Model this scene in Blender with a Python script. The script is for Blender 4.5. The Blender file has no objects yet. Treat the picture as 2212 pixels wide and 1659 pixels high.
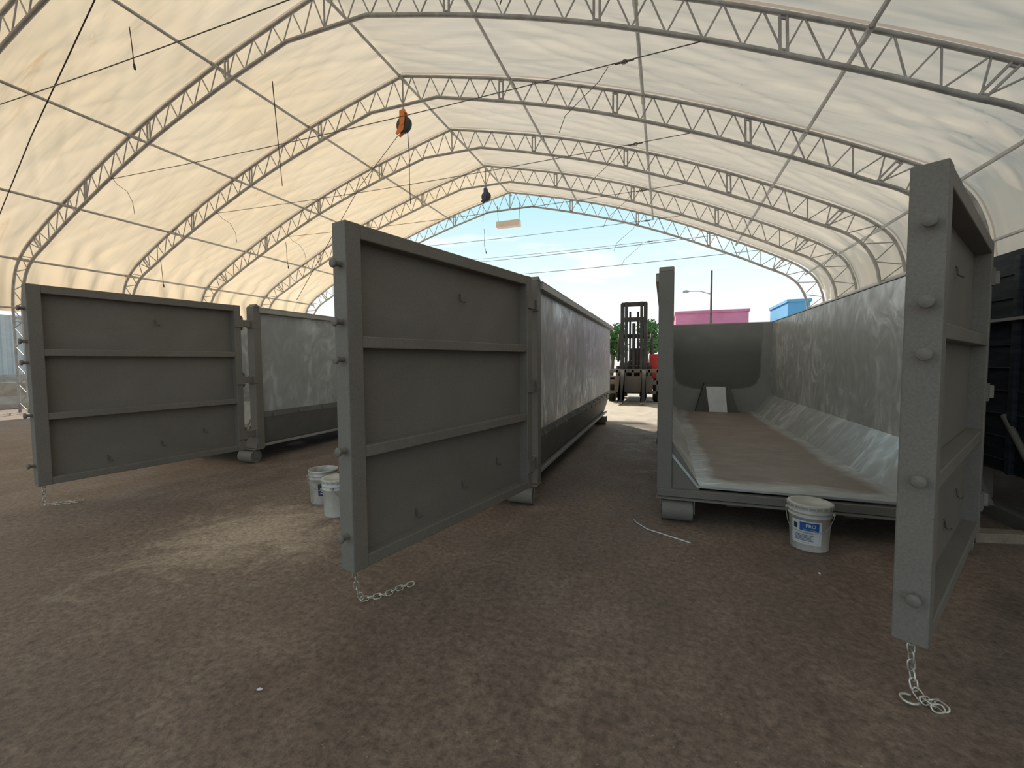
import bpy, math, random
from mathutils import Vector, Matrix, noise
random.seed(7)
S=bpy.context.scene
COL=S.collection
pi=math.pi
S.view_settings.view_transform='Standard'

# ---------------------------------------------------------------- helpers
class MB:
    def __init__(s): s.v=[]; s.f=[]; s.sm=[]
    def add(s,vs,fs,smooth=False):
        o=len(s.v); s.v+= [tuple(x) for x in vs]
        s.f+=[tuple(i+o for i in f) for f in fs]; s.sm+=[smooth]*len(fs)
    def box(s,x0,x1,y0,y1,z0,z1,M=None):
        vs=[Vector((x,y,z)) for x in(x0,x1) for y in(y0,y1) for z in(z0,z1)]
        if M is not None: vs=[M@v for v in vs]
        s.add(vs,[(0,1,3,2),(4,6,7,5),(0,4,5,1),(2,3,7,6),(0,2,6,4),(1,5,7,3)])
    def tube(s,p0,p1,r,n=8,r1=None,cap=True):
        p0=Vector(p0);p1=Vector(p1); d=(p1-p0)
        if d.length<1e-6:return
        d.normalize(); a=Vector((0,0,1)) if abs(d.z)<.9 else Vector((1,0,0))
        u=d.cross(a).normalized(); w=d.cross(u); r1=r if r1 is None else r1
        vs=[]
        for p,rr in((p0,r),(p1,r1)):
            for i in range(n):
                t=2*pi*i/n; vs.append(p+u*(rr*math.cos(t))+w*(rr*math.sin(t)))
        s.add(vs,[(i,(i+1)%n,n+(i+1)%n,n+i) for i in range(n)],True)
        if cap: s.add(vs,[tuple(range(n-1,-1,-1)),tuple(range(n,2*n))])
    def path(s,pts,r,n=6,closed=False):
        pts=[Vector(p) for p in pts]; m=len(pts); vs=[]; u=None
        for i,p in enumerate(pts):
            if closed: d=pts[(i+1)%m]-pts[i-1]
            else: d=pts[min(i+1,m-1)]-pts[max(i-1,0)]
            d.normalize()
            if u is None:
                a=Vector((0,0,1)) if abs(d.z)<.9 else Vector((1,0,0)); u=d.cross(a)
            u=(u-d*u.dot(d))
            u.normalize(); w=d.cross(u)
            for k in range(n):
                t=2*pi*k/n; vs.append(p+u*(r*math.cos(t))+w*(r*math.sin(t)))
        fs=[]
        for i in range(m if closed else m-1):
            j=(i+1)%m
            for k in range(n): fs.append((i*n+k,i*n+(k+1)%n,j*n+(k+1)%n,j*n+k))
        if not closed: fs+= [tuple(range(n-1,-1,-1)),tuple((m-1)*n+k for k in range(n))]
        s.add(vs,fs,True)
    def lathe(s,prof,c=(0,0,0),n=32,M=None,smooth=True):
        c=Vector(c); vs=[]
        for r,z in prof:
            for k in range(n):
                t=2*pi*k/n; v=Vector((r*math.cos(t),r*math.sin(t),z))
                if M is not None: v=M@v
                vs.append(v+c)
        m=len(prof); fs=[]
        for i in range(m-1):
            for k in range(n): fs.append((i*n+k,i*n+(k+1)%n,(i+1)*n+(k+1)%n,(i+1)*n+k))
        s.add(vs,fs,smooth)
    def prism(s,poly,a0,a1,axis='y'):
        n=len(poly)
        def P(p,a):
            return {'y':(p[0],a,p[1]),'x':(a,p[0],p[1]),'z':(p[0],p[1],a)}[axis]
        vs=[P(p,a0) for p in poly]+[P(p,a1) for p in poly]
        s.add(vs,[tuple(range(n)),tuple(range(2*n-1,n-1,-1))]+[(i,n+i,n+(i+1)%n,(i+1)%n) for i in range(n)])
    def mesh(s,name):
        me=bpy.data.meshes.new(name); me.from_pydata(s.v,[],s.f); me.update()
        for p,q in zip(me.polygons,s.sm): p.use_smooth=q
        import bmesh
        b=bmesh.new(); b.from_mesh(me); bmesh.ops.recalc_face_normals(b,faces=b.faces); b.to_mesh(me); b.free()
        return me

def obj(name,mb,mat=None,parent=None,loc=(0,0,0),rz=0,bevel=0,label=None,cat=None,group=None,kind=None):
    me=mb.mesh(name) if isinstance(mb,MB) else mb
    o=bpy.data.objects.new(name,me); COL.objects.link(o)
    if me is not None:
        if mat and not me.materials: me.materials.append(mat)
    o.location=loc; o.rotation_euler=(0,0,rz)
    if parent: o.parent=parent
    if bevel:
        m=o.modifiers.new('bevel','BEVEL'); m.width=bevel; m.segments=2; m.limit_method='ANGLE'; m.angle_limit=math.radians(40)
    tag(o,label,cat,group,kind)
    return o
def tag(o,label=None,cat=None,group=None,kind=None):
    if label:o['label']=label
    if cat:o['category']=cat
    if group:o['group']=group
    if kind:o['kind']=kind
def empty(name,loc,label,cat,group=None,rz=0):
    o=bpy.data.objects.new(name,None); COL.objects.link(o); o.location=loc; o.rotation_euler=(0,0,rz)
    o.empty_display_size=.2
    tag(o,label,cat,group); return o

# ---------------------------------------------------------------- materials
def nt(name):
    m=bpy.data.materials.new(name); m.use_nodes=True; t=m.node_tree; t.nodes.clear()
    return m,t,t.nodes,t.links
def out(t,sh):
    o=t.nodes.new('ShaderNodeOutputMaterial'); t.links.new(sh,o.inputs['Surface'])
def noisen(t,vec,scale,detail=6,rough=.6,dist=0):
    n=t.nodes.new('ShaderNodeTexNoise'); n.inputs['Scale'].default_value=scale; n.inputs['Detail'].default_value=detail
    n.inputs['Roughness'].default_value=rough; n.inputs['Distortion'].default_value=dist
    t.links.new(vec,n.inputs['Vector']); return n.outputs['Fac']
def mapping(t,scale=(1,1,1),rot=(0,0,0)):
    c=t.nodes.new('ShaderNodeTexCoord'); m=t.nodes.new('ShaderNodeMapping')
    m.inputs['Scale'].default_value=scale; m.inputs['Rotation'].default_value=rot
    t.links.new(c.outputs['Object'],m.inputs['Vector']); return m.outputs['Vector']
def ramp(t,fac,stops):
    r=t.nodes.new('ShaderNodeValToRGB'); e=r.color_ramp.elements
    while len(e)<len(stops): e.new(.5)
    for i,(p,c) in enumerate(stops):
        e[i].position=p; e[i].color=(*c,1) if not isinstance(c,(int,float)) else (c,c,c,1)
    t.links.new(fac,r.inputs['Fac']); return r.outputs['Color']
def mix(t,fac,a,b,mode='MIX'):
    n=t.nodes.new('ShaderNodeMix'); n.data_type='RGBA'; n.blend_type=mode
    for sk,v in((n.inputs[0],fac),(n.inputs[6],a),(n.inputs[7],b)):
        if isinstance(v,bpy.types.NodeSocket): t.links.new(v,sk)
        elif isinstance(v,(int,float)): sk.default_value=v
        else: sk.default_value=(*v,1)
    return n.outputs[2]
def math_(t,op,a,b=0.,c=0.):
    n=t.nodes.new('ShaderNodeMath'); n.operation=op
    for sk,v in zip(n.inputs,(a,b,c)):
        if isinstance(v,bpy.types.NodeSocket): t.links.new(v,sk)
        else: sk.default_value=v
    return n.outputs[0]
def bump(t,h,strength=.3,dist=.01):
    b=t.nodes.new('ShaderNodeBump'); b.inputs['Strength'].default_value=strength; b.inputs['Distance'].default_value=dist
    t.links.new(h,b.inputs['Height']); return b.outputs['Normal']
def pbsdf(t,col,rough=.6,metal=0,normal=None,spec=.5):
    p=t.nodes.new('ShaderNodeBsdfPrincipled')
    if isinstance(col,bpy.types.NodeSocket): t.links.new(col,p.inputs['Base Color'])
    else: p.inputs['Base Color'].default_value=(*col,1)
    if isinstance(rough,bpy.types.NodeSocket): t.links.new(rough,p.inputs['Roughness'])
    else: p.inputs['Roughness'].default_value=rough
    p.inputs['Metallic'].default_value=metal
    p.inputs['Specular IOR Level'].default_value=spec
    if normal is not None: t.links.new(normal,p.inputs['Normal'])
    return p.outputs[0]
def paint(name,c1,c2,scale=2.,rough=.6,metal=0,stretch=(1,1,1),lo=.35,hi=.65,bs=.1,spec=.4,dist=.5):
    m,t,N,L=nt(name)
    v=mapping(t,stretch)
    f=noisen(t,v,scale,6,.6,dist); c=ramp(t,f,[(lo,c1),(hi,c2)])
    g=noisen(t,mapping(t),90,3,.6)
    c=mix(t,.12,c,ramp(t,g,[(.3,0.0),(.7,1.0)]),'OVERLAY')
    out(t,pbsdf(t,c,rough,metal,bump(t,g,bs,.003),spec)); return m

M_door=paint('primer_grey_paint',(.172,.156,.138),(.200,.184,.164),1.3,.58,spec=.35)
M_dark=paint('dark_primer',(.085,.082,.076),(.115,.112,.104),3,.6)
M_band=paint('lower_side_primer',(.15,.15,.145),(.20,.20,.19),2,.6)
M_post=paint('post_paint',(.32,.305,.285),(.40,.385,.36),3,.5)
M_steel=paint('galvanised_steel',(.32,.315,.31),(.48,.475,.47),4,.45,.2)
M_purl=paint('purlin_steel',(.34,.34,.34),(.50,.50,.50),3,.42,.3)
M_chain=paint('zinc_chain',(.55,.53,.48),(.72,.70,.64),20,.35,.7)
M_bucket=paint('bucket_plastic',(.54,.52,.48),(.66,.64,.60),5,.4)
M_bucket2=paint('bucket_plastic_dirty',(.34,.32,.28),(.60,.57,.53),9,.5)
M_lid=paint('bucket_lid_grey',(.44,.43,.40),(.56,.55,.51),5,.4)
M_black=paint('black_rubber',(.012,.012,.013),(.03,.03,.03),8,.7)
M_mast=paint('mast_dark_steel',(.040,.041,.044),(.075,.076,.08),4,.5,.2)
M_red=paint('red_paint',(.5,.03,.03),(.62,.06,.05),3,.4)
M_orange=paint('orange_paint',(.75,.20,.03),(.85,.28,.06),6,.45)
M_blue=paint('blue_paint',(.03,.05,.14),(.06,.09,.22),6,.4)
M_cable=paint('cable_rubber',(.03,.025,.03),(.06,.05,.06),5,.6)
M_wirem=paint('steel_wire',(.10,.09,.08),(.17,.16,.14),5,.5,.4)
M_lamp=paint('lamp_housing',(.75,.66,.60),(.85,.76,.70),5,.5)
M_pink=paint('pink_stucco',(.62,.20,.32),(.72,.26,.38),.4,.9)
M_bbl=paint('blue_stucco',(.14,.38,.62),(.18,.44,.70),.4,.9)
M_glass=paint('dark_glass',(.02,.03,.04),(.04,.05,.06),1,.1)
M_green=paint('leaf_green',(.03,.09,.02),(.12,.24,.05),3,.7)
M_bark=paint('bark',(.08,.055,.035),(.16,.12,.08),9,.9)
M_conc=paint('concrete',(.30,.27,.23),(.44,.41,.36),3,.9)
M_grit=paint('brown_grit',(.16,.12,.095),(.33,.27,.21),12,.9)
M_wood=paint('weathered_wood',(.20,.16,.12),(.32,.27,.21),4,.8,stretch=(1,12,1))
M_navy=paint('navy_mesh_tarp',(.010,.013,.020),(.034,.038,.048),3,.8,stretch=(1,1,6))
M_labelblue=paint('label_blue',(.02,.10,.34),(.03,.13,.40),4,.4)
M_labelwhite=paint('label_white',(.64,.66,.68),(.74,.76,.78),4,.4)
M_labeldark=paint('label_dark',(.02,.03,.06),(.05,.06,.10),8,.5)
M_bluewall=paint('corrugated_pale_grey',(.46,.49,.51),(.55,.57,.59),2,.6)
M_pole=paint('weathered_pole',(.10,.08,.07),(.17,.14,.12),3,.9)

def shell_mat():
    m,t,N,L=nt('container_shell_paint')
    tc=N.new('ShaderNodeTexCoord'); sp=N.new('ShaderNodeSeparateXYZ'); L.new(tc.outputs['Object'],sp.inputs[0])
    a=noisen(t,mapping(t,(1,.7,.6)),1.1,2,.4,.5)
    b=noisen(t,mapping(t,(1,2.0,1.3),(.25,0,0)),1.7,2,.4,2.4)
    d=noisen(t,mapping(t,(1,2.6,.35)),1.1,2,.4,.5)  # vertical streaks: side-wall sheen worked into the mottled paint tone
    f=math_(t,'ADD',math_(t,'ADD',math_(t,'MULTIPLY',a,.34),math_(t,'MULTIPLY',b,.44)),math_(t,'MULTIPLY',d,.22))
    base=ramp(t,f,[(.40,(.325,.335,.332)),(.51,(.385,.40,.402)),(.61,(.58,.605,.615))])
    flo=ramp(t,noisen(t,mapping(t),2.2,5,.6),[(.35,(.205,.172,.152)),(.7,(.26,.225,.20))])
    ax=math_(t,'ABSOLUTE',sp.outputs[0])
    n2=noisen(t,mapping(t),2.2,4,.55)
    e=math_(t,'ADD',ax,math_(t,'MULTIPLY',n2,.30))
    k=math_(t,'MULTIPLY',math_(t,'SUBTRACT',.84,e),9.)
    k2=math_(t,'MULTIPLY',math_(t,'SUBTRACT',sp.outputs[1],math_(t,'MULTIPLY',n2,.4)),6.)
    k=math_(t,'MINIMUM',math_(t,'MINIMUM',k,k2),1.0); k=math_(t,'MAXIMUM',k,0.)
    fm=math_(t,'MULTIPLY',math_(t,'LESS_THAN',sp.outputs[2],.335),k)
    c=mix(t,fm,base,flo)
    g=noisen(t,mapping(t),70,3,.6)
    ro=math_(t,'SUBTRACT',.80,math_(t,'MULTIPLY',f,.95))
    ro=math_(t,'ADD',ro,math_(t,'MULTIPLY',fm,.3))
    h=math_(t,'ADD',math_(t,'MULTIPLY',b,8.0),math_(t,'MULTIPLY',g,.4))
    out(t,pbsdf(t,c,ro,0,bump(t,h,.10,.012),.6)); return m
M_shell=shell_mat()
def back_mat():
    m,t,N,L=nt('container_back_paint')
    tc=N.new('ShaderNodeTexCoord'); sp=N.new('ShaderNodeSeparateXYZ'); L.new(tc.outputs['Object'],sp.inputs[0])
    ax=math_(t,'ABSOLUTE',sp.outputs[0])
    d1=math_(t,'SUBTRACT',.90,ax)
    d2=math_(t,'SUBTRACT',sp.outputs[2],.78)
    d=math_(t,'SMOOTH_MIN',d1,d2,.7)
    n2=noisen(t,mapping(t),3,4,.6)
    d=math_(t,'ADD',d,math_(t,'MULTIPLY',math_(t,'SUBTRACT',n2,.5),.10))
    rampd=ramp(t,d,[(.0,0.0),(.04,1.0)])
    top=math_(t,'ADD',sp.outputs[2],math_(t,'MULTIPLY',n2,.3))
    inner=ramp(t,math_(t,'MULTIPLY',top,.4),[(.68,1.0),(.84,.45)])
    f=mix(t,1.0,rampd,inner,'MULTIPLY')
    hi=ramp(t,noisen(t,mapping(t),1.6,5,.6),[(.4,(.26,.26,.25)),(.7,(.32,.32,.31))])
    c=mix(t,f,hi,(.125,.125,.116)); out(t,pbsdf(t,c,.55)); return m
M_back=back_mat()

def fabric_mat():
    m,t,N,L=nt('translucent_tent_fabric')
    tc=N.new('ShaderNodeTexCoord'); sp=N.new('ShaderNodeSeparateXYZ'); L.new(tc.outputs['Object'],sp.inputs[0])
    base=ramp(t,noisen(t,mapping(t,(.5,.35,.5)),.8,3,.5,.6),[(.3,(.825,.675,.485)),(.7,(.86,.72,.54))])
    side=ramp(t,math_(t,'ADD',math_(t,'MULTIPLY',sp.outputs[0],.04),.75),[(.38,0.0),(.58,1.0)])
    base=mix(t,side,base,(.79,.705,.60))  # right slope tinted greyer: cool skylight against the sunlit left, put into colour
    st=ramp(t,noisen(t,mapping(t,(.22,2.0,.22),(0,0,.25)),1.0,6,.68,1.2),[(.59,0.0),(.70,1.0)])
    sx=ramp(t,math_(t,'MULTIPLY',sp.outputs[0],-.06),[(.45,0.08),(.60,1.0)])
    stm=mix(t,1.0,st,sx,'MULTIPLY')
    c=mix(t,math_(t,'MULTIPLY',stm,.45),base,(.56,.34,.15))
    fr=math_(t,'FRACT',math_(t,'DIVIDE',math_(t,'ADD',sp.outputs[1],2.35),2.75))
    sm=math_(t,'LESS_THAN',math_(t,'ABSOLUTE',math_(t,'SUBTRACT',fr,.5)),.011)
    c=mix(t,math_(t,'MULTIPLY',sm,.6),c,(.44,.30,.22))
    w1=noisen(t,mapping(t,(.25,3.0,.25),(0,0,.45)),1.0,2,.4,.3)
    w2=noisen(t,mapping(t,(.25,3.4,.25),(0,0,-.5)),.9,2,.4,.3)
    h=math_(t,'ADD',w1,w2)
    nb=bump(t,h,.35,.12)
    dif=N.new('ShaderNodeBsdfDiffuse'); tr=N.new('ShaderNodeBsdfTranslucent')
    L.new(c,dif.inputs[0]); L.new(c,tr.inputs[0]); L.new(nb,dif.inputs['Normal']); L.new(nb,tr.inputs['Normal'])
    mx=N.new('ShaderNodeMixShader'); mx.inputs[0].default_value=.37
    L.new(dif.outputs[0],mx.inputs[1]); L.new(tr.outputs[0],mx.inputs[2]); out(t,mx.outputs[0]); return m
M_fab=fabric_mat()

def ground_mat():
    m,t,N,L=nt('dirty_asphalt_ground')
    tc=N.new('ShaderNodeTexCoord'); sp=N.new('ShaderNodeSeparateXYZ'); L.new(tc.outputs['Object'],sp.inputs[0])
    v=mapping(t)
    big=noisen(t,v,.5,4,.55,1.2); med=noisen(t,v,2.2,10,.70,1.0); fine=noisen(t,v,26,8,.80); grit=noisen(t,v,85,3,.7)
    c=ramp(t,big,[(.34,(.150,.106,.082)),(.50,(.200,.145,.114)),(.66,(.25,.19,.150))])
    c2=ramp(t,med,[(.34,(.125,.088,.068)),(.52,(.195,.142,.111)),(.72,(.34,.265,.208))])
    c=mix(t,.5,c,c2)
    stk=noisen(t,mapping(t,(2.0,.35,1),(0,0,.30)),.9,7,.68,.6)
    c=mix(t,ramp(t,stk,[(.54,0.0),(.80,.30)]),c,(.40,.32,.255))
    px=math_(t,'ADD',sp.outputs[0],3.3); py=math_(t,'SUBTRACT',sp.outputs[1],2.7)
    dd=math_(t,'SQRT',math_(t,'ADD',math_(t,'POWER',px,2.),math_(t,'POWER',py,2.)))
    sun_patch=ramp(t,math_(t,'ADD',math_(t,'MULTIPLY',dd,.5),math_(t,'MULTIPLY',math_(t,'SUBTRACT',med,.5),1.6)),[(.05,.65),(.50,0.0)])
    c=mix(t,sun_patch,c,(.64,.52,.40))  # pool of sunlight painted into the floor colour as a paler round patch
    c=mix(t,.8,c,ramp(t,fine,[(.28,0.02),(.72,.98)]),'OVERLAY')
    speck=ramp(t,grit,[(.66,0.0),(.74,.65)])
    c=mix(t,speck,c,(.46,.37,.29))
    edge=math_(t,'ADD',sp.outputs[1],math_(t,'MULTIPLY',med,2.0))
    sunlit_f=ramp(t,math_(t,'DIVIDE',edge,40.),[(.25,0.0),(.30,1.0)])
    conc=ramp(t,med,[(.3,(.36,.325,.28)),(.7,(.52,.48,.42))])
    c=mix(t,sunlit_f,c,conc)  # concrete tone begins at the sun's edge, so part of its brightness is painted
    r=ramp(t,med,[(.3,.34),(.6,.74)])
    h=math_(t,'ADD',math_(t,'MULTIPLY',fine,.7),math_(t,'ADD',math_(t,'MULTIPLY',med,1.6),math_(t,'MULTIPLY',grit,.25)))
    out(t,pbsdf(t,c,r,0,bump(t,h,.6,.025),.5)); return m
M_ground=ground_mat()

# ---------------------------------------------------------------- world + sun
w=bpy.data.worlds.new('sky'); S.world=w; w.use_nodes=True; t=w.node_tree; t.nodes.clear()
tc=t.nodes.new('ShaderNodeTexCoord'); sp=t.nodes.new('ShaderNodeSeparateXYZ'); t.links.new(tc.outputs['Generated'],sp.inputs[0])
sky=ramp(t,sp.outputs[2],[(0.0,(.97,.98,.99)),(.14,(.88,.95,.97)),(.34,(.50,.81,.90)),(.9,(.26,.48,.74))])
mp=t.nodes.new('ShaderNodeMapping'); mp.inputs['Scale'].default_value=(1,1,4.5); t.links.new(tc.outputs['Generated'],mp.inputs['Vector'])
cl=noisen(t,mp.outputs['Vector'],3.2,9,.6,.3)
cf=ramp(t,cl,[(.52,0.0),(.66,.8)])
sky=mix(t,cf,sky,(1.0,1.0,1.0))
bg=t.nodes.new('ShaderNodeBackground'); t.links.new(sky,bg.inputs[0]); bg.inputs[1].default_value=1.12
wo=t.nodes.new('ShaderNodeOutputWorld'); t.links.new(bg.outputs[0],wo.inputs[0])
sd=bpy.data.lights.new('sun','SUN'); sd.energy=6.2; sd.angle=.02; sd.color=(1,.88,.72)
so=bpy.data.objects.new('sun',sd); COL.objects.link(so)
so.rotation_euler=Vector((-.46,.64,.61)).to_track_quat('Z','Y').to_euler()

# ---------------------------------------------------------------- camera
yaw,pit,roll=math.radians(19.5),math.radians(3.08),math.radians(.4)
fwd=Vector((-math.sin(yaw)*math.cos(pit),math.cos(yaw)*math.cos(pit),-math.sin(pit)))
rt=Vector((math.cos(yaw),math.sin(yaw),0)); up=rt.cross(fwd)
R=Matrix((rt,up,-fwd)).transposed()@Matrix.Rotation(-roll,3,'Z')
cd=bpy.data.cameras.new('camera'); cam=bpy.data.objects.new('camera',cd); COL.objects.link(cam)
cam.matrix_world=Matrix.Translation((0,0,1.45))@R.to_4x4()
cd.sensor_fit='HORIZONTAL'; cd.sensor_width=36; cd.lens=36*930/2212; cd.clip_start=.05; cd.clip_end=1000
S.camera=cam

# ---------------------------------------------------------------- ground
mb=MB(); mb.add([(-150,-60,0),(150,-60,0),(150,220,0),(-150,220,0)],[(0,1,2,3)])
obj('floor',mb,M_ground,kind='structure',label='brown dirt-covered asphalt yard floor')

# ---------------------------------------------------------------- tent
XC=-6.5
UP=[(0,8.85),(1,8.62),(3,8.12),(5,7.5),(7,6.75),(9,5.85),(10.3,5.2),(11.0,4.8),(11.5,4.35),(11.75,3.8),(11.85,3.2),(11.85,0)]
LO=[(0,8.12),(1,8.12),(3,7.6),(5,6.98),(7,6.2),(9,5.3),(10.0,4.8),(10.6,4.5),(11.0,4.15),(11.25,3.65),(11.35,3.1),(11.35,0)]
def cr(P,u):
    n=len(P)-1; u=max(0,min(n,u)); i=min(int(u),n-1); f=u-i
    p1,p2=P[i],P[i+1]
    if i==0 or i==n-1: return (p1[0]+(p2[0]-p1[0])*f,p1[1]+(p2[1]-p1[1])*f)
    p0,p3=P[i-1],P[i+2]
    if i==1: p0=(2*p1[0]-p2[0],2*p1[1]-p2[1])
    if i==n-2: p3=(2*p2[0]-p1[0],2*p2[1]-p1[1])
    g=lambda a,b,c,d:.5*(2*b+(c-a)*f+(2*a-5*b+4*c-d)*f*f+(3*b-a-3*c+d)*f**3)
    return (g(p0[0],p1[0],p2[0],p3[0]),g(p0[1],p1[1],p2[1],p3[1]))
us=[i/8 for i in range(0,88+1)]
def arc(P):
    pts=[cr(P,u) for u in us]; return [(-x,z) for x,z in reversed(pts[1:])]+pts
upper=arc(UP); lower=arc(LO)
tab=[0]
for i in range(1,len(us)):
    a,b=cr(UP,us[i-1]),cr(UP,us[i]); tab.append(tab[-1]+math.dist(a,b))
def u_at(s):
    for i in range(1,len(tab)):
        if tab[i]>=s: return us[i-1]+(us[i]-us[i-1])*(s-tab[i-1])/(tab[i]-tab[i-1])
    return us[-1]
TY=[-1.0,1.75,4.5,7.25,10.0,12.75,15.5,18.25]
mu=MB(); mu.path([(x,0,z) for x,z in upper],.036,8)
ml=MB(); ml.path([(x,0,z) for x,z in lower],.040,8)
mw=MB(); ms=mw
tot=tab[-1]; N=int(tot/.28); N-=N%10
for sg in(-1,1):
    for k in range(N):
        s0=k*tot/N; s1=(k+1)*tot/N
        lo0,up0,lo1,up1=cr(LO,u_at(s0)),cr(UP,u_at(s0)),cr(LO,u_at(s1)),cr(UP,u_at(s1))
        a,b=(lo0,up1) if k%2==0 else (up0,lo1)
        mw.tube((sg*a[0],0,a[1]),(sg*b[0],0,b[1]),.0145,6,cap=False)
        if k==0 and sg>0: ms.tube((0,0,8.12),(0,0,8.85),.02,6,cap=False)
        if k and k%10==0:
            for o in(-.05,.05):
                s=s0+o
                l,u=cr(LO,u_at(s)),cr(UP,u_at(s))
                ms.tube((sg*l[0],0,l[1]),(sg*u[0],0,u[1]),.022,6,cap=False)
            for q in(.12,.88):
                l0,u0=cr(LO,u_at(s0-.05)),cr(UP,u_at(s0-.05))
                l1,u1=cr(LO,u_at(s0+.05)),cr(UP,u_at(s0+.05))
                ms.tube((sg*(l0[0]+(u0[0]-l0[0])*q),0,l0[1]+(u0[1]-l0[1])*q),(sg*(l1[0]+(u1[0]-l1[0])*q),0,l1[1]+(u1[1]-l1[1])*q),.018,6)
mt=MB(); mt.path([(x,0,6.18-.10*math.sin((x+6.9)/13.8*pi)) for x in [-6.95+13.9*i/20 for i in range(21)]],.008,5)
mt.tube((5.7,0,6.14),(6.0,0,6.15),.014,8); mt.path([(5.85+.05*math.cos(a),.0,6.145+.03*math.sin(a)) for a in [i*pi/6 for i in range(12)]],.007,5,True)
mt.path([(5.6,0,6.13),(5.45,.03,5.95),(5.2,.02,5.75),(4.9,0,5.5),(4.8,0,5.25)],.006,5)
mt.path([(-6.9,0,6.2),(-6.7,0,6.0),(-6.35,0,5.8),(-6.15,0,5.5),(-6.1,0,5.2)],.006,5)
meshes=[('upper_chord',mu.mesh('upper_chord'),M_steel),('lower_chord',ml.mesh('lower_chord'),M_steel),('lattice_web',mw.mesh('lattice_web'),M_steel),('tie_cable',mt.mesh('tie_cable'),M_wirem)]
for nme,me,mat in meshes: me.materials.append(mat)
for y in TY:
    e=empty('roof_truss',(XC,y,0),'arched galvanised steel lattice truss under tent fabric','roof truss','arched trusses of the tent')
    for nme,me,mat in meshes:
        obj(nme,me,parent=e)
for i,(dx) in enumerate([0,3,6,9.05,11.3,-3,-6,-9.05,-11.3]):
    best=min([(abs(cr(UP,u)[0]-abs(dx)),u) for u in us if u<9])[1]
    x,z=cr(UP,best); z-=.075
    X=XC+math.copysign(x,dx) if dx else XC
    mb=MB(); mb.tube((X,-1.2,z),(X,18.4,z),.033,8)
    for y in TY: mb.tube((X,y-.16,z),(X,y+.16,z),.045,8)
    obj('roof_purlin',mb,M_purl,label='long galvanised pipe purlin running between the arches',cat='purlin',group='tent purlins')
for sx,z in((-11.4,3.1),(11.4,3.3),(11.4,1.8)):
    mb=MB(); mb.tube((XC+sx,-1.2,z),(XC+sx,18.4,z),.026,8)
    obj('side_rail',mb,M_purl,label='horizontal galvanised side rail at the eave posts',cat='rail',group='tent side rails')
def fabric():
    mb=MB(); Y0=-4.2; NY=320; YS=[Y0+i*(18.42-Y0)/NY for i in range(NY+1)]
    prof=[]
    nS=200
    for sg in(-1,1):
        lim=[u_at(tot*k/nS) for k in range(nS+1)]
        lst=[]
        for u in lim:
            x,z=cr(UP,u)
            if sg<0 and z<3.0: continue
            if sg>0 and z<.35: continue
            x2,z2=cr(UP,min(11,u+.02)); x1,z1=cr(UP,max(0,u-.02))
            tx,tz=x2-x1,z2-z1; l=math.hypot(tx,tz); nx,nz=-tz/l,tx/l
            if u<.03: nx,nz=0,1
            if nx<0 and u>.1: nx,nz=-nx,-nz
            if u<=.5 and nz<0: nx,nz=-nx,-nz
            lst.append((sg*x,z,sg*nx,nz))
        if sg<0: prof=list(reversed(lst))
        else: prof+=lst[1:]
    vs=[]
    for (x,z,nx,nz) in prof:
        for y in YS:
            ph=((y+1.0)/2.75)%1.0; bay=math.sin(pi*ph)
            wob=noise.noise(Vector((x*.3+z*.2,y*.5,z*.3)))*.08
            r1=1-abs(noise.noise(Vector(((x*.35+y)*1.7,(x-y)*.14,3.1))))*3
            r2=1-abs(noise.noise(Vector(((-x*.35+y)*1.8,(x+y)*.13,9.1))))*3
            q=max(0,r1)**3*.04+max(0,r2)**3*.04
            fold=0
            if z<5.6: fold=.07*math.sin(y*9+noise.noise(Vector((x,y*.6,z)))*4)*min(1,(5.6-z)/1.5)
            d=.09+(wob+fold+q)*(bay**.5)-.04*bay
            vs.append((XC+x+nx*d,y,z+nz*d))
    n=len(YS); m=len(prof)
    mb.add(vs,[(i*n+j,(i+1)*n+j,(i+1)*n+j+1,i*n+j+1) for i in range(m-1) for j in range(n-1)],True)
    return mb
me=bpy.data.meshes.new('ceiling'); fb=fabric(); me.from_pydata(fb.v,[],fb.f)
for p in me.polygons:p.use_smooth=True
obj('ceiling',me,M_fab,kind='structure',label='cream translucent tent fabric roof')
for pts in ([(-17.2,6.4,4.7),(-13,5.6,6.4),(-8,4.6,7.9)],[(-11,10.3,6.8),(-8.3,7.6,7.7)]):
    mb=MB(); mb.path(pts,.011,5); obj('brace_cable',mb,M_cable,label='thin dark brace cable slung under the roof',cat='cable',group='roof brace cables')

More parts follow.
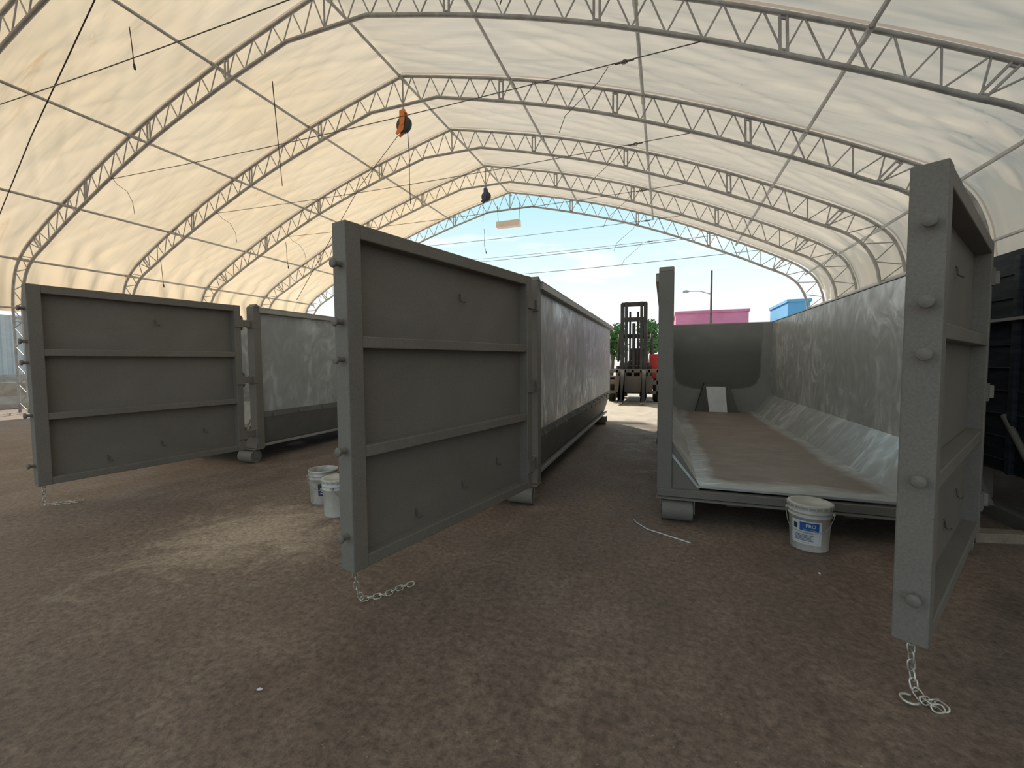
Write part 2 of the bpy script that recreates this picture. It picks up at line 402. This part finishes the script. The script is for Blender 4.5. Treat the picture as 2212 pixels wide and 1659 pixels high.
# ---------------------------------------------------------------- containers
W,Lc,T=2.25,6.3,2.24
WI=1.085; FX=.78; ZS=.68; ZF=.30
def container_meshes():
    D={}
    mb=MB()
    P=[(-WI,T-.02),(-WI,ZS),(-FX,ZF),(FX,ZF),(WI,ZS),(WI,T-.02)]
    Q=[(-WI+.02,T-.02),(-WI+.02,ZS+.01),(-FX+.01,ZF+.02),(FX-.01,ZF+.02),(WI-.02,ZS+.01),(WI-.02,T-.02)]
    for i in range(5):
        mb.prism([P[i],P[i+1],Q[i+1],Q[i]],.02,Lc,'y')
    D['body']=mb
    mb=MB(); mb.prism([(-WI,T-.02),(-WI,ZS),(-FX,ZF),(FX,ZF),(WI,ZS),(WI,T-.02)],Lc,Lc+.03,'y')
    D['back_wall']=mb
    mb=MB()
    for sx in(-1,1):
        mb.prism([(sx*(WI+.006),ZS+.05),(sx*(WI+.006),ZS-.03),(sx*(FX+.18),ZF-.06),(sx*(FX+.14),ZF-.06),(sx*(FX+.01),ZF-.01),(sx*(WI-.004),ZS)],.05,Lc,'y')
    D['lower_side']=mb
    mb=MB()
    for sx in(-1,1):
        mb.box(sx*1.119-.034,sx*1.119+.034,.1,Lc+.05,T-.075,T)
        mb.box(sx*1.108-.045,sx*1.108+.045,.1,Lc+.05,T-.012,T+.004)
    mb.box(-1.15,1.15,Lc+.031,Lc+.10,T-.075,T)
    D['top_rail']=mb
    mb=MB()
    for sx in(-1,1):
        g=[(sx*(WI-.01),ZF-.09),(sx*(WI-.01),ZS+.16),(sx*(FX-.02),ZF+.015),(sx*(FX-.02),ZF-.09)]
        mb.prism(g,.03,.045,'y')
    mb.box(-1.12,1.12,-.02,.05,.212,.28)
    mb.box(-1.13,1.13,-.06,.10,.195,.208)
    D['sill']=mb
    mb=MB()
    for sx in(-.45,.45):
        mb.box(sx-.03,sx+.03,.2,Lc,.12,.30); mb.box(sx-.07,sx+.07,.2,Lc,.10,.12)
    for i in range(10):
        mb.box(-.8,.8,.4+i*.62,.46+i*.62,.2,.28)
    D['underframe']=mb
    mb=MB()
    for sx in(-1,1):
        mb.box(sx*.97-.055,sx*.97+.055,.1,Lc,.205,.218); mb.box(sx*1.02-.010,sx*1.02+.010,.1,Lc,.205,.245)
        mb.box(sx*.90-.03,sx*.90+.03,.1,Lc,.21,.25)
    D['lower_rail']=mb
    mb=MB(); mb.box(-.065,.065,0,.12,.2,T)
    mb.prism([(0,T),(.12,T),(.12,T+.02),(.06,T+.05)],-.065,.065,'x')
    D['corner_post']=mb
    mb=MB()
    mb.tube((-.13,0,.093),(.13,0,.093),.092,28); mb.tube((-.15,0,.093),(.15,0,.093),.03,12)
    for s_ in(-1,1):
        mb.prism([(-.03,.07),(.03,.07),(.045,.195),(-.045,.195)],s_*.142-.006,s_*.142+.006,'x')
    D['roller']=mb
    mb=MB(); mb.path([(0,0,.04),(.03,0,.035),(.045,0,.01),(.04,0,-.03)],.007,6); mb.box(-.005,.005,-.02,.02,.01,.06)
    D['tarp_hook']=mb
    mb=MB()
    vs=[(x,Lc-.01,z) for x,z in((-.42,ZF+.02),(.42,ZF+.02),(.25,.94),(-.25,.94))]+[(-.42,Lc-.30,ZF+.02),(.42,Lc-.30,ZF+.02),(.24,Lc-.16,.93),(-.24,Lc-.16,.93)]
    mb.add(vs,[(0,1,2,3),(4,7,6,5),(0,4,5,1),(1,5,6,2),(2,6,7,3),(3,7,4,0)])
    D['hook_housing']=mb
    mb=MB()
    a=[(-.15,Lc-.325,ZF+.025),(.20,Lc-.325,ZF+.025),(.17,Lc-.185,.86),(-.21,Lc-.185,.86)]
    b=[(x,y+.015,z) for x,y,z in a]
    mb.add(a+b,[(0,1,2,3),(4,7,6,5),(0,4,5,1),(1,5,6,2),(2,6,7,3),(3,7,4,0)])
    D['housing_plate']=mb
    return {k:v.mesh(k) for k,v in D.items()}
CM=container_meshes()
for k,mt_ in (('body',M_shell),('back_wall',M_back),('lower_side',M_band),('top_rail',M_post),('sill',M_door),('underframe',M_dark),('lower_rail',M_post),('corner_post',M_door),('roller',M_door),('tarp_hook',M_door),('hook_housing',M_dark),('housing_plate',M_labelwhite)):
    CM[k].materials.append(mt_)
WD,DT=2.02,.12; ZB=.225; ZT=T
YO=-.03
def door_meshes():
    D={}
    y0,y1=YO,YO+DT
    mb=MB(); h0,h1=ZB,ZT
    mb.box(-WD,-WD+.105,y0,y1,h0,h1); mb.box(-.085,0,y0,y1,h0,h1)
    mb.box(-WD+.105,-.085,y0+.002,y1-.002,h1-.085,h1-.002); mb.box(-WD+.105,-.085,y0+.002,y1-.002,h0+.002,h0+.075)
    D['frame']=mb
    mb=MB(); mb.box(-WD+.10,-.08,y0+.085,y0+.10,h0+.06,h1-.07); D['panel']=mb
    mb=MB(); mb.box(-WD+.102,-.083,y0+.004,y0+.086,-.034,.034); D['rib']=mb
    mb=MB(); mb.tube((0,0,0),(-.045,0,0),.016,12); mb.lathe([(0,0),(.023,0),(.026,.004),(.026,.014),(.023,.018),(0,.018)],(-.040,0,0),20,Matrix.Rotation(-pi/2,3,'Y'))
    D['latch_pin']=mb
    mb=MB(); mb.tube((.025,0,-.08),(.025,0,.08),.020,14); mb.tube((.025,0,-.10),(.025,0,.10),.010,10)
    mb.box(-.08,.025,-.042,-.029,-.06,.06)
    D['hinge']=mb
    mb=MB(); mb.path([(0,.01,.036),(0,-.004,.036),(0,-.010,.024),(-.003,-.012,-.008),(.0,-.020,-.018),(.018,-.030,-.022),(.036,-.032,-.020)],.0058,6); D['tarp_hook']=mb
    return {k:v.mesh('door_'+k) for k,v in D.items()}
DM=door_meshes()
for k in DM: DM[k].materials.append(M_dark if k=='tarp_hook' else M_door)
mb=MB(); mb.box(-.075,-.02,-.17,-.02,-.045,.045); mb.box(-.13,.004,-.018,.04,-.06,.06)
HB=mb.mesh('hinge_bracket'); HB.materials.append(M_door)

def chain_mesh(pts,L=.052):
    P=[Vector(p) for p in pts]; step=L*.72
    tl=sum((P[i+1]-P[i]).length for i in range(len(P)-1)); n=int(tl/step)
    def at(s):
        for i in range(len(P)-1):
            l=(P[i+1]-P[i]).length
            if s<=l or i==len(P)-2: return P[i].lerp(P[i+1],min(1,s/l)),(P[i+1]-P[i]).normalized()
            s-=l
    mb=MB()
    for k in range(n):
        c,dr=at((k+.5)*step)
        a=Vector((0,0,1)) if abs(dr.z)<.8 else Vector((1,0,0))
        u=dr.cross(a).normalized(); v=dr.cross(u)
        if k%2: u,v=(u+v).normalized(),(v-u).normalized()
        else: u=(u-v).normalized()
        w_=.0145; hl=L/2-w_; ring=[]
        for i in range(6): 
            t_=-pi/2+pi*i/5; ring.append(c+dr*(hl+w_*math.cos(t_))+u*(w_*math.sin(t_)))
        for i in range(6):
            t_=pi/2+pi*i/5; ring.append(c+dr*(-hl+w_*math.cos(t_))+u*(w_*math.sin(t_)))
        mb.path(ring,.0042,5,True)
    return mb

def make_container(cx,cy,ang,label,chain_world,chain_label,hookend=False,hx=0.):
    e=empty('dumpster_container',(cx,cy,0),label,'dumpster','roll-off containers in the tent')
    for k in('body','back_wall','lower_side','top_rail','sill','underframe','lower_rail','hook_housing','housing_plate'):
        o=obj(k,CM[k],parent=e)
        if k in('top_rail','sill','underframe','lower_rail'):
            m=o.modifiers.new('bevel','BEVEL'); m.width=.004; m.segments=2
    for sx in(-1,1):
        obj('corner_post',CM['corner_post'],parent=e,loc=(sx*(W/2-.065),-.0,0),bevel=.008)
        obj('roller',CM['roller'],parent=e,loc=(sx*.95,.0,0))
        obj('roller',CM['roller'],parent=e,loc=(sx*.95,Lc-.6,0))
        for i in range(12):
            obj('tarp_hook',CM['tarp_hook'],parent=e,loc=(sx*(WI+.006),.3+i*.5,ZS-.02),rz=0 if sx>0 else pi)
    HX,HY=W/2-.055+hx,-.17
    for z in(.44,1.21,2.0): obj('hinge_bracket',HB,parent=e,loc=(W/2,0,z),bevel=.006)
    d=obj('door',DM['frame'],parent=e,loc=(HX,HY,0),rz=ang,bevel=.006)
    obj('door_panel',DM['panel'],parent=d)
    H=ZT-ZB
    for f in(.335,.655): obj('rib',DM['rib'],parent=d,loc=(0,0,ZT-H*f),bevel=.005)
    for f in(.12,.28,.385,.645,.895): obj('latch_pin',DM['latch_pin'],parent=d,loc=(-WD,YO+.045,ZT-H*f))
    for z in(.44,1.21,2.0): obj('hinge',DM['hinge'],parent=d,loc=(0,0,z))
    for x,z in((-.95,1.93),(-.95,.47),(-.48,.56),(-1.45,.39)): obj('tarp_hook',DM['tarp_hook'],parent=d,loc=(x,YO+.085,z))
    Mi=(Matrix.Translation((cx,cy,0))@Matrix.Translation((HX,HY,0))@Matrix.Rotation(ang,4,'Z'))
    tip=Mi@Vector((-WD+.05,YO+.06,ZB-.02))
    pts=[tip]+[Vector(p) for p in chain_world(tip)]
    Minv=Mi.inverted()
    mb=chain_mesh([Minv@p for p in pts])
    if hookend:
        b=Minv@pts[-1]
        mb.path([b+Vector((.03*math.cos(a)-.02,.03*math.sin(a),0)) for a in [i*pi/6 for i in range(10)]],.006,6)
    mb.path([Minv@(tip+Vector((.018*math.cos(a),0,.018*math.sin(a)+.01))) for a in [i*pi/5 for i in range(10)]],.006,6,True)
    obj('chain',mb,M_chain,parent=d,label=chain_label)
    return e
make_container(-6.64,4.58,math.radians(80.5),'grey-primed roll-off dumpster with its ribbed tail door swung open',
   lambda t:[(t.x-.01,t.y,.03),(t.x+.0,t.y+.03,.012),(t.x+.06,t.y+.12,.012),(t.x+.13,t.y+.17,.012),(t.x+.16,t.y+.27,.012)],'zinc safety chain')
make_container(-2.31,4.12,math.radians(76),'grey roll-off dumpster, mottled side, ribbed door open beside buckets',
   lambda t:[(t.x,t.y+.01,.10),(t.x+.02,t.y+.03,.02),(t.x+.06,t.y+.08,.012),(t.x+.12,t.y+.14,.012),(t.x+.15,t.y+.22,.012),(t.x+.22,t.y+.33,.012)],'zinc safety chain',hx=.02)
make_container(1.07,4.12,math.radians(58),'open empty roll-off dumpster with blue-grey interior and rusty floor',
   lambda t:[(t.x,t.y-.01,.10),(t.x+.0,t.y-.04,.03),(t.x+.01,t.y-.07,.012),(t.x+.04,t.y-.12,.012),(t.x+.07,t.y-.11,.012),(t.x+.05,t.y-.07,.014),(t.x+.0,t.y-.10,.018),(t.x-.03,t.y-.08,.014)],'zinc safety chain with hook',True,hx=-.04)

e=empty('covered_container',(3.75,7.3,0),'dark container draped in navy mesh with silver rail and frame','dumpster')
mb=MB(); mb.box(-.95,.95,-3.2,3.2,.45,2.36)
for i in range(11): mb.box(-.99,-.95,-3.1+i*.6,-3.04+i*.6,.45,2.3)
for i in range(9): mb.box(-.965,-.94,-3.2,3.2,.55+i*.2,.565+i*.2)
obj('body',mb,M_navy,parent=e,bevel=.01)
mb=MB(); mb.box(-1.02,-.95,-3.2,3.2,1.76,1.785); obj('silver_rail',mb,M_post,parent=e)
mb=MB()
for i in range(8):
    y=-3.1+i*.8; mb.tube((-.98,y,.12),(-.98,y+.7,.95),.025,8)
mb.box(-.95,-.8,-3.2,3.2,.0,.12); mb.box(.8,.95,-3.2,3.2,.0,.12)
for i in range(6): mb.box(-.85,-.75,-3+i*1.1,-2.9+i*1.1,.1,.47); mb.box(.75,.85,-3+i*1.1,-2.9+i*1.1,.1,.47)
obj('brace_frame',mb,M_door,parent=e)
mb=MB(); mb.box(-.2,.2,-.06,.06,0,.08); obj('timber_block',mb,M_wood,loc=(2.50,4.42,0),rz=.2,bevel=.006,label='weathered timber block lying beside the open dumpster',cat='timber')

# ---------------------------------------------------------------- buckets
def textmesh(body,size,R0,z,ang,name,k=0):
    cu=bpy.data.curves.new('t','FONT'); cu.body=body; cu.size=size; cu.align_x='CENTER'; cu.align_y='CENTER'; cu.offset=.0008*k
    o=bpy.data.objects.new('t',cu); COL.objects.link(o); dg=bpy.context.evaluated_depsgraph_get()
    me=bpy.data.meshes.new_from_object(o.evaluated_get(dg)); bpy.data.objects.remove(o)
    for v in me.vertices:
        a=ang+v.co.x/R0; zz=z+v.co.y; v.co=(R0*math.cos(a),R0*math.sin(a),zz)
    me.materials.clear(); me.name=name; return me
def patch(R0,a0,a1,z0,z1,n=16,tp=0):
    mb=MB(); vs=[]
    for i in range(n+1):
        a=a0+(a1-a0)*i/n
        vs+=[(R0*math.cos(a)*1.0,R0*math.sin(a),z0),((R0+tp)*math.cos(a),(R0+tp)*math.sin(a),z1)]
    mb.add(vs,[(2*i,2*i+2,2*i+3,2*i+1) for i in range(n)],True); return mb
def bucket(loc,facing,label,style,lid=True,mat=None,sc=.94):
    e=empty('paint_bucket',(*loc,0),label,'bucket','five-gallon paint buckets'); e.scale=(sc,sc,sc)
    mat=mat or M_bucket
    mb=MB()
    mb.lathe([(0,.006),(.128,.006),(.130,0),(.133,.004),(.146,.27),(.152,.272),(.152,.282),(.147,.284),(.148,.305),(.154,.307),(.154,.316),(.149,.318),(.150,.345),(.156,.348),(.156,.362),(.150,.366),(.146,.36),(.143,.27),(.13,.02),(0,.02)],n=40)
    obj('body',mb,mat,parent=e)
    if lid:
        mb=MB(); mb.lathe([(0,.368),(.125,.368),(.130,.376),(.150,.376),(.159,.372),(.160,.352),(.157,.352),(.156,.366)],n=40)
        for i in range(20):
            a=2*pi*i/20; mb.box(.157,.163,-.006,.006,.345,.372,Matrix.Rotation(a,4,'Z'))
        obj('lid',mb,M_lid,parent=e)
    mb=MB(); a=facing+pi/2; d=Vector((math.cos(a),math.sin(a),0)); n_=Vector((math.cos(facing),math.sin(facing),0))
    pts=[]
    for i in range(17):
        q=pi*i/16; pts.append(d*(.166*math.cos(q))+n_*(.095*math.sin(q))+Vector((0,0,.30-.14*math.sin(q))))
    pts=[p if (p.xy.length>.158) else Vector((p.x/p.xy.length*.158,p.y/p.xy.length*.158,p.z)) for p in pts]
    mb.path(pts,.0025,6)
    for s_ in(-1,1):
        c=d*s_*.156+Vector((0,0,.30)); mb.tube(c,c+d*s_*.014,.014,12)
    obj('handle',mb,M_steel,parent=e)
    f=facing
    if style=='pro':
        obj('label_sheet',patch(.1415,f-.75,f+.75,.06,.25,24,.006),M_labelwhite,parent=e,label='white printed label')
        obj('label_panel',patch(.1470,f-.30,f+.60,.172,.240,20,.0030),M_labelblue,parent=e,label='blue label panel')
        for body,s,z,k,mm,da in(('PRO',.036,.213,1,M_labelwhite,.22),('INTERIOR / EXTERIOR',.009,.183,0,M_labelwhite,.17),('PRIMER',.020,.155,0,M_labelblue,.1),('5 GALLONS',.009,.075,0,M_labeldark,0)):
            me=textmesh(body,s,.1520 if z>.17 else .1478,z,f+da,'label_text',k); obj('label_text',me,mm,parent=e)
        mb=MB()
        for r in range(5):
            p=patch(.1472,f-.55,f+.35-.1*(r%2),.135-r*.011,.1370-r*.011+.002,12,0); mb.add(p.v,p.f)
        obj('label_print',mb,M_labeldark,parent=e)
        p=patch(.1475,f-.62,f-.42,.18,.225,6,.0015); obj('label_mark',p,M_labeldark,parent=e)
    if style=='dark':
        obj('label_panel',patch(.1435,f-.5,f+.45,.10,.23,20,.006),M_labeldark,parent=e,label='dark navy label')
        mb=MB()
        for r in range(4):
            p=patch(.1490,f-.35+.06*(r%2),f+.3,.125+r*.024,.133+r*.024,12,0.0006); mb.add(p.v,p.f)
        obj('label_print',mb,M_labelwhite,parent=e)
    return e
bucket((1.07,3.84),math.atan2(-3.72,-1.04)-.15,'white lidded paint bucket with blue printed label before the open dumpster','pro')
bucket((-3.34,3.52),math.atan2(-3.5,3.32)+.1,'open dirty white paint bucket with dark label','dark',False,M_bucket2)
bucket((-2.93,3.27),math.atan2(-3.28,2.93)+1.2,'plain lidded white paint bucket partly behind a dumpster door','none',True)

mb=MB(); mb.path([(-.25,3.98,.006),(-.22,3.9,.01),(-.12,3.78,.006),(.02,3.69,.012),(.21,3.60,.006)],.005,6)
obj('bent_wire',mb,M_labelwhite,label='pale bent wire lying on the dirt floor',cat='wire')

mb=MB()
for i in range(700):
    r=random.uniform(.9,1.95)**1.0; a=random.uniform(-1.2,.75); x=math.sin(a-.3)*r; y=math.cos(a-.3)*r
    s=random.choice([.002,.003,.0045,.006])*random.uniform(.6,1.1); h=s*.5
    ang=random.uniform(0,pi); M=Matrix.Translation((x,y,0))@Matrix.Rotation(ang,4,'Z')
    vs=[M@Vector((s*random.uniform(.6,1.5)*math.cos(k*pi/2.5),s*random.uniform(.5,1)*math.sin(k*pi/2.5),0)) for k in range(5)]+[M@Vector((0,0,h))]
    mb.add(vs,[(k,(k+1)%5,5) for k in range(5)])
obj('gravel_debris',mb,M_grit,kind='stuff',label='small brown grit and chips scattered on the dirt',cat='debris')
for x,y,s in((-1.67,1.35,.014),(1.0,3.35,.010)):
    mb=MB(); k=7
    vs=[(s*math.cos(2*pi*i/k)*random.uniform(.6,1.3),s*.6*math.sin(2*pi*i/k)*random.uniform(.6,1.3),.004+.006*random.random()) for i in range(k)]+[(0,0,.014)]+[(0,0,0)]
    mb.add(vs,[(i,(i+1)%k,k) for i in range(k)]+[((i+1)%k,i,k+1) for i in range(k)])
    obj('paint_flake',mb,M_labelwhite,loc=(x,y,0),rz=random.random()*3,label='small white paint flake on the ground',cat='debris',group='white flakes on the ground')

# ---------------------------------------------------------------- hanging things
def reel(x,y,ztop,zhook,size,mat,label,rope):
    e=empty('hanging_reel',(x,y,zhook),label,'cord reel')
    s=size
    mb=MB(); mb.tube((0,0,0),(0,0,ztop-zhook),.012,8); mb.path([(.05*math.cos(a),0,.05*math.sin(a)) for a in [i*pi/6 for i in range(12)]],.014,6,True)
    obj('hanger',mb,M_steel,parent=e)
    mb=MB(); Mx=Matrix.Rotation(pi/2,3,'X')
    mb.lathe([(0,-.07*s),(.28*s,-.07*s),(.30*s,-.05*s),(.30*s,.05*s),(.28*s,.07*s),(0,.07*s)],(0.02,0,-.5*s),28,Mx)
    obj('drum',mb,M_mast,parent=e)
    mb=MB(); 
    for yy in(-.11*s,.085*s):
        mb.prism([(-.10*s,-.02),(.10*s,-.02),(.12*s,-.35*s),(.05*s,-.72*s),(-.20*s,-.86*s),(-.28*s,-.80*s),(-.10*s,-.5*s)],yy,yy+.025*s,'y')
    mb.box(-.08*s,.08*s,-.1*s,.1*s,-.06*s,.0); mb.tube((-.0,-.13*s,-.5*s),(0,.13*s,-.5*s),.06*s,14)
    obj('bracket',mb,mat,parent=e,bevel=.006)
    mb=MB(); mb.path(rope,.010,5); obj('cord',mb,M_cable,parent=e)
reel(XC,10.0,8.12,7.98,.72,M_orange,'orange hanging pulley reel with black drum under ridge',[(.12,0,-.5),(.16,0,-1.2),(.15,0,-1.8),(.17,0,-2.4)])
reel(XC,15.5,8.12,8.02,.62,M_blue,'blue hanging cord reel under ridge',[(-.1,0,-.4),(-.12,0,-1.2)])
mb=MB(); mb.path([(XC-.15,10,7.40),(XC-1.5,10.1,6.3),(XC-4.4,10.6,3.4)],.008,5)
obj('pull_rope',mb,M_cable,label='thin rope drawn diagonally from the orange reel',cat='rope')
for x,y,z,l in((-9.6,5.6,7.8,.7),(-16,9.9,4.9,.8),(-13.6,12.8,6,.9),(-7.6,17.9,7.3,1.0)):
    mb=MB(); mb.path([(x,y,z),(x+.03,y,z-l*.3),(x-.02,y+.05,z-l*.7),(x+.08,y,z-l)],.009,6)
    mb.tube((x+.08,y,z-l),(x+.10,y,z-l-.10),.02,8)
    obj('power_cable',mb,M_cable,label='black power cable dangling from the roof frame',cat='cable',group='dangling cables')
e=empty('hanging_lamp',(-6.45,17.9,7.25),'pale box light fixture hung on two wires','lamp')
mb=MB(); mb.prism([(-.15,0),(.15,0),(.10,.26),(-.10,.26)],-.53,.53,'x'); obj('housing',mb,M_lamp,parent=e,bevel=.01)
mb=MB()
for x in(-.48,.48): mb.tube((x,0,.26),(x*1.05,.0,.95),.012,6)
obj('suspension_wire',mb,M_cable,parent=e)

# ---------------------------------------------------------------- forklift
e=empty('forklift',(-1.0,15.4,0),'forklift with dark tall mast and red hood on sunlit concrete','forklift')
mb=MB()
for sx in(-1,1):
    mb.box(sx*.38-.06,sx*.38+.06,-.10,.10,.15,3.38); mb.box(sx*.25-.045,sx*.25+.045,-.12,.04,.2,3.42)
mb.box(-.42,.42,-.06,.06,3.28,3.42); mb.box(-.40,.40,.06,.12,2.2,2.32); mb.box(-.40,.40,.04,.12,.3,.45); mb.box(-.40,.40,-.14,-.08,2.75,2.90)
for sx in(-1,1): mb.tube((sx*.13,.02,.3),(sx*.13,.02,3.1),.035,10)
mb.tube((0,-.04,.3),(0,-.04,2.7),.055,12)
obj('mast',mb,M_mast,parent=e,bevel=.005)
mb=MB(); mb.box(-.88,.88,-.2,-.12,.62,.76); mb.box(-.88,.88,-.2,-.12,1.02,1.14); mb.box(-.88,.88,-.2,-.12,.3,.40)
for i in range(7): mb.box(-.84+i*.265,-.77+i*.265,-.2,-.14,.3,1.12)
mb.box(-.62,.62,-.24,-.18,.35,.9)
obj('carriage',mb,M_door,parent=e,bevel=.005)
for sx in(-.35,.35):
    mb=MB(); mb.prism([(-.28,1.1),(-.22,1.1),(-.22,.12),(-1.3,.08),(-1.3,.06),(-.28,.06)],sx-.07,sx+.07,'x'); obj('fork',mb,M_steel,parent=e,bevel=.005)
for sx in(-1,1):
    for y,r,wd in((.35,.40,.26),(2.0,.34,.24)):
        mb=MB(); Mx=Matrix.Rotation(pi/2,3,'Y')
        mb.lathe([(0,-wd/2),(r*.55,-wd/2),(r*.6,-wd/2+.03),(r*.9,-wd/2),(r,-wd/2+.05),(r,wd/2-.05),(r*.9,wd/2),(r*.6,wd/2-.03),(r*.55,wd/2),(0,wd/2)],(sx*.76,y,r),28,Mx)
        for i in range(20):
            a=2*pi*i/20; mb.box(-wd/2+.03,wd/2-.03,-.03,.03,r-.01,r+.008,Matrix.Translation((sx*.76,y,r))@Matrix.Rotation(a,4,'X'))
        obj('wheel',mb,M_black,parent=e)
mb=MB(); mb.prism([(.15,.35),(2.6,.35),(2.75,.7),(2.7,1.25),(1.3,1.35),(1.2,.85),(.45,.85),(.35,1.25),(.15,1.25)],-.6,.6,'x')
mb.box(-.95,-.6,.2,.95,.80,.88)
obj('chassis',mb,M_mast,parent=e,bevel=.03)
mb=MB(); mb.box(.50,.95,.2,.95,.8,1.65); obj('hood',mb,M_red,parent=e,bevel=.03,label='red painted hood')
mb=MB()
for sx in(-.55,.55):
    mb.path([(sx,.35,1.4),(sx,.55,2.35),(sx,1.9,2.4),(sx,2.15,1.25)],.04,8)
for i in range(8): mb.box(-.55,.55,.6+i*.18,.66+i*.18,2.34,2.38)
obj('overhead_guard',mb,M_mast,parent=e)
mb=MB(); mb.box(-.28,.28,1.15,1.65,1.3,1.42); mb.box(-.28,.28,1.6,1.72,1.35,1.9); obj('seat',mb,M_black,parent=e,bevel=.03)

# ---------------------------------------------------------------- outside
def building(x0,x1,y0,y1,h,mat,label,name='building'):
    e=empty(name,((x0+x1)/2,(y0+y1)/2,0),label,'building'); hx,hy=(x1-x0)/2,(y1-y0)/2
    mb=MB(); mb.box(-hx,hx,-hy,hy,0,h-.3); mb.box(-hx-.12,hx+.12,-hy-.12,hy+.12,h-.3,h); obj('facade',mb,mat,parent=e,bevel=.02)
    n=max(2,int(hx*2/2.4))
    for i in range(n):
        x=-hx+(i+.5)*2*hx/n
        for z in ([1.2,3.4] if h>6 else [1.2]):
            mb=MB(); mb.box(x-.5,x+.5,-hy-.04,-hy+.02,z,z+1.3); obj('window',mb,M_glass,parent=e)
    return e
building(1.2,8.9,55,65,7.15,M_pink,'flat-roofed magenta pink building')
building(12.0,14.0,52,60,7.6,M_bbl,'tall flat-roofed bright blue building')
building(14.6,24,60,70,6.5,M_conc,'pale flat-roofed concrete building')
building(-40,-9,70,78,4.0,M_conc,'long low pale warehouse')
e=empty('street_lamp',(4.1,45,0),'tall weathered pole with curved lamp arm','street lamp')
mb=MB(); mb.tube((0,0,0),(0,0,9.8),.13,10,.09); obj('pole',mb,M_pole,parent=e)
mb=MB(); mb.path([(0,0,7.6),(-1,0,7.95),(-2.0,0,8.0)],.04,8); obj('arm',mb,M_steel,parent=e)
mb=MB(); mb.lathe([(0,-.3),(.12,-.2),(.14,.1),(.06,.3),(0,.32)],(-2.25,0,7.98),12,Matrix.Rotation(pi/2,3,'Y')); obj('lamp_head',mb,M_steel,parent=e)
for z0,z1,y in((12.6,15.2,45),(11.2,13.4,46)):
    mb=MB(); mb.path([(-40+80*i/20,y,z0+(z1-z0)*i/20-1.0*math.sin(pi*i/20)) for i in range(21)],.025,4)
    obj('power_line',mb,M_cable,label='thin overhead power line crossing the sky',cat='power line',group='overhead power lines')
def tree(x,y,h,r,label):
    e=empty('tree',(x,y,0),label,'tree')
    mb=MB(); mb.path([(0,0,0),(.1,0,h*.3),(-.05,.1,h*.6)],.14,8)
    for k in range(5):
        a=k*1.3; mb.path([(0,0,h*.5),(math.cos(a)*r*.4,math.sin(a)*r*.4,h*.7)],.06,6)
    obj('trunk',mb,M_bark,parent=e)
    mb=MB()
    cl=[(random.uniform(-r,r)*.6,random.uniform(-r,r)*.6,h*.7+random.uniform(-.25,.22)*h) for _ in range(9)]
    for c in cl:
        for _ in range(170):
            d=Vector((random.gauss(0,1),random.gauss(0,1),random.gauss(0,1))).normalized()*(r*.45*random.random()**.4)
            p=Vector(c)+d; s=random.uniform(.08,.17)
            u=Vector((random.gauss(0,1),random.gauss(0,1),random.gauss(0,1))).normalized(); v=u.orthogonal().normalized()
            mb.add([p-u*s*1.6,p+v*s*.6,p+u*s*1.6,p-v*s*.6],[(0,1,2,3)])
    obj('foliage',mb,M_green,parent=e)
tree(-4.3,38,4.3,1.7,'leafy green tree behind the yard')
tree(-1.4,36,4.4,1.4,'leafy green tree behind the yard')
tree(-7.5,42,4.6,2.2,'leafy green tree behind the yard')
mb=MB(); mb.prism([(-.3,0),(.3,0),(.28,.15),(.12,.4),(.08,.85),(-.08,.85),(-.12,.4),(-.28,.15)],-6,12,'y')
obj('concrete_barrier',mb,M_conc,loc=(-20.5,6,0),label='low beige concrete barrier beyond the tent posts',cat='barrier')
mb=MB()
pr=[]; y=-12
while y<26: pr+=[(0,y),(0,y+.12),(.05,y+.16),(.05,y+.28)]; y+=.32
for (a,b) in zip(pr[:-1],pr[1:]):
    mb.add([(a[0],a[1],1.0),(b[0],b[1],1.0),(b[0],b[1],3.6),(a[0],a[1],3.6)],[(0,1,2,3)])
e=empty('boundary_wall',(-27,0,0),'pale grey corrugated metal boundary wall on concrete base','wall')
obj('cladding',mb,M_bluewall,parent=e)
mb=MB(); mb.box(-.3,0.02,-12,26,0,1.0); obj('base',mb,M_conc,parent=e)
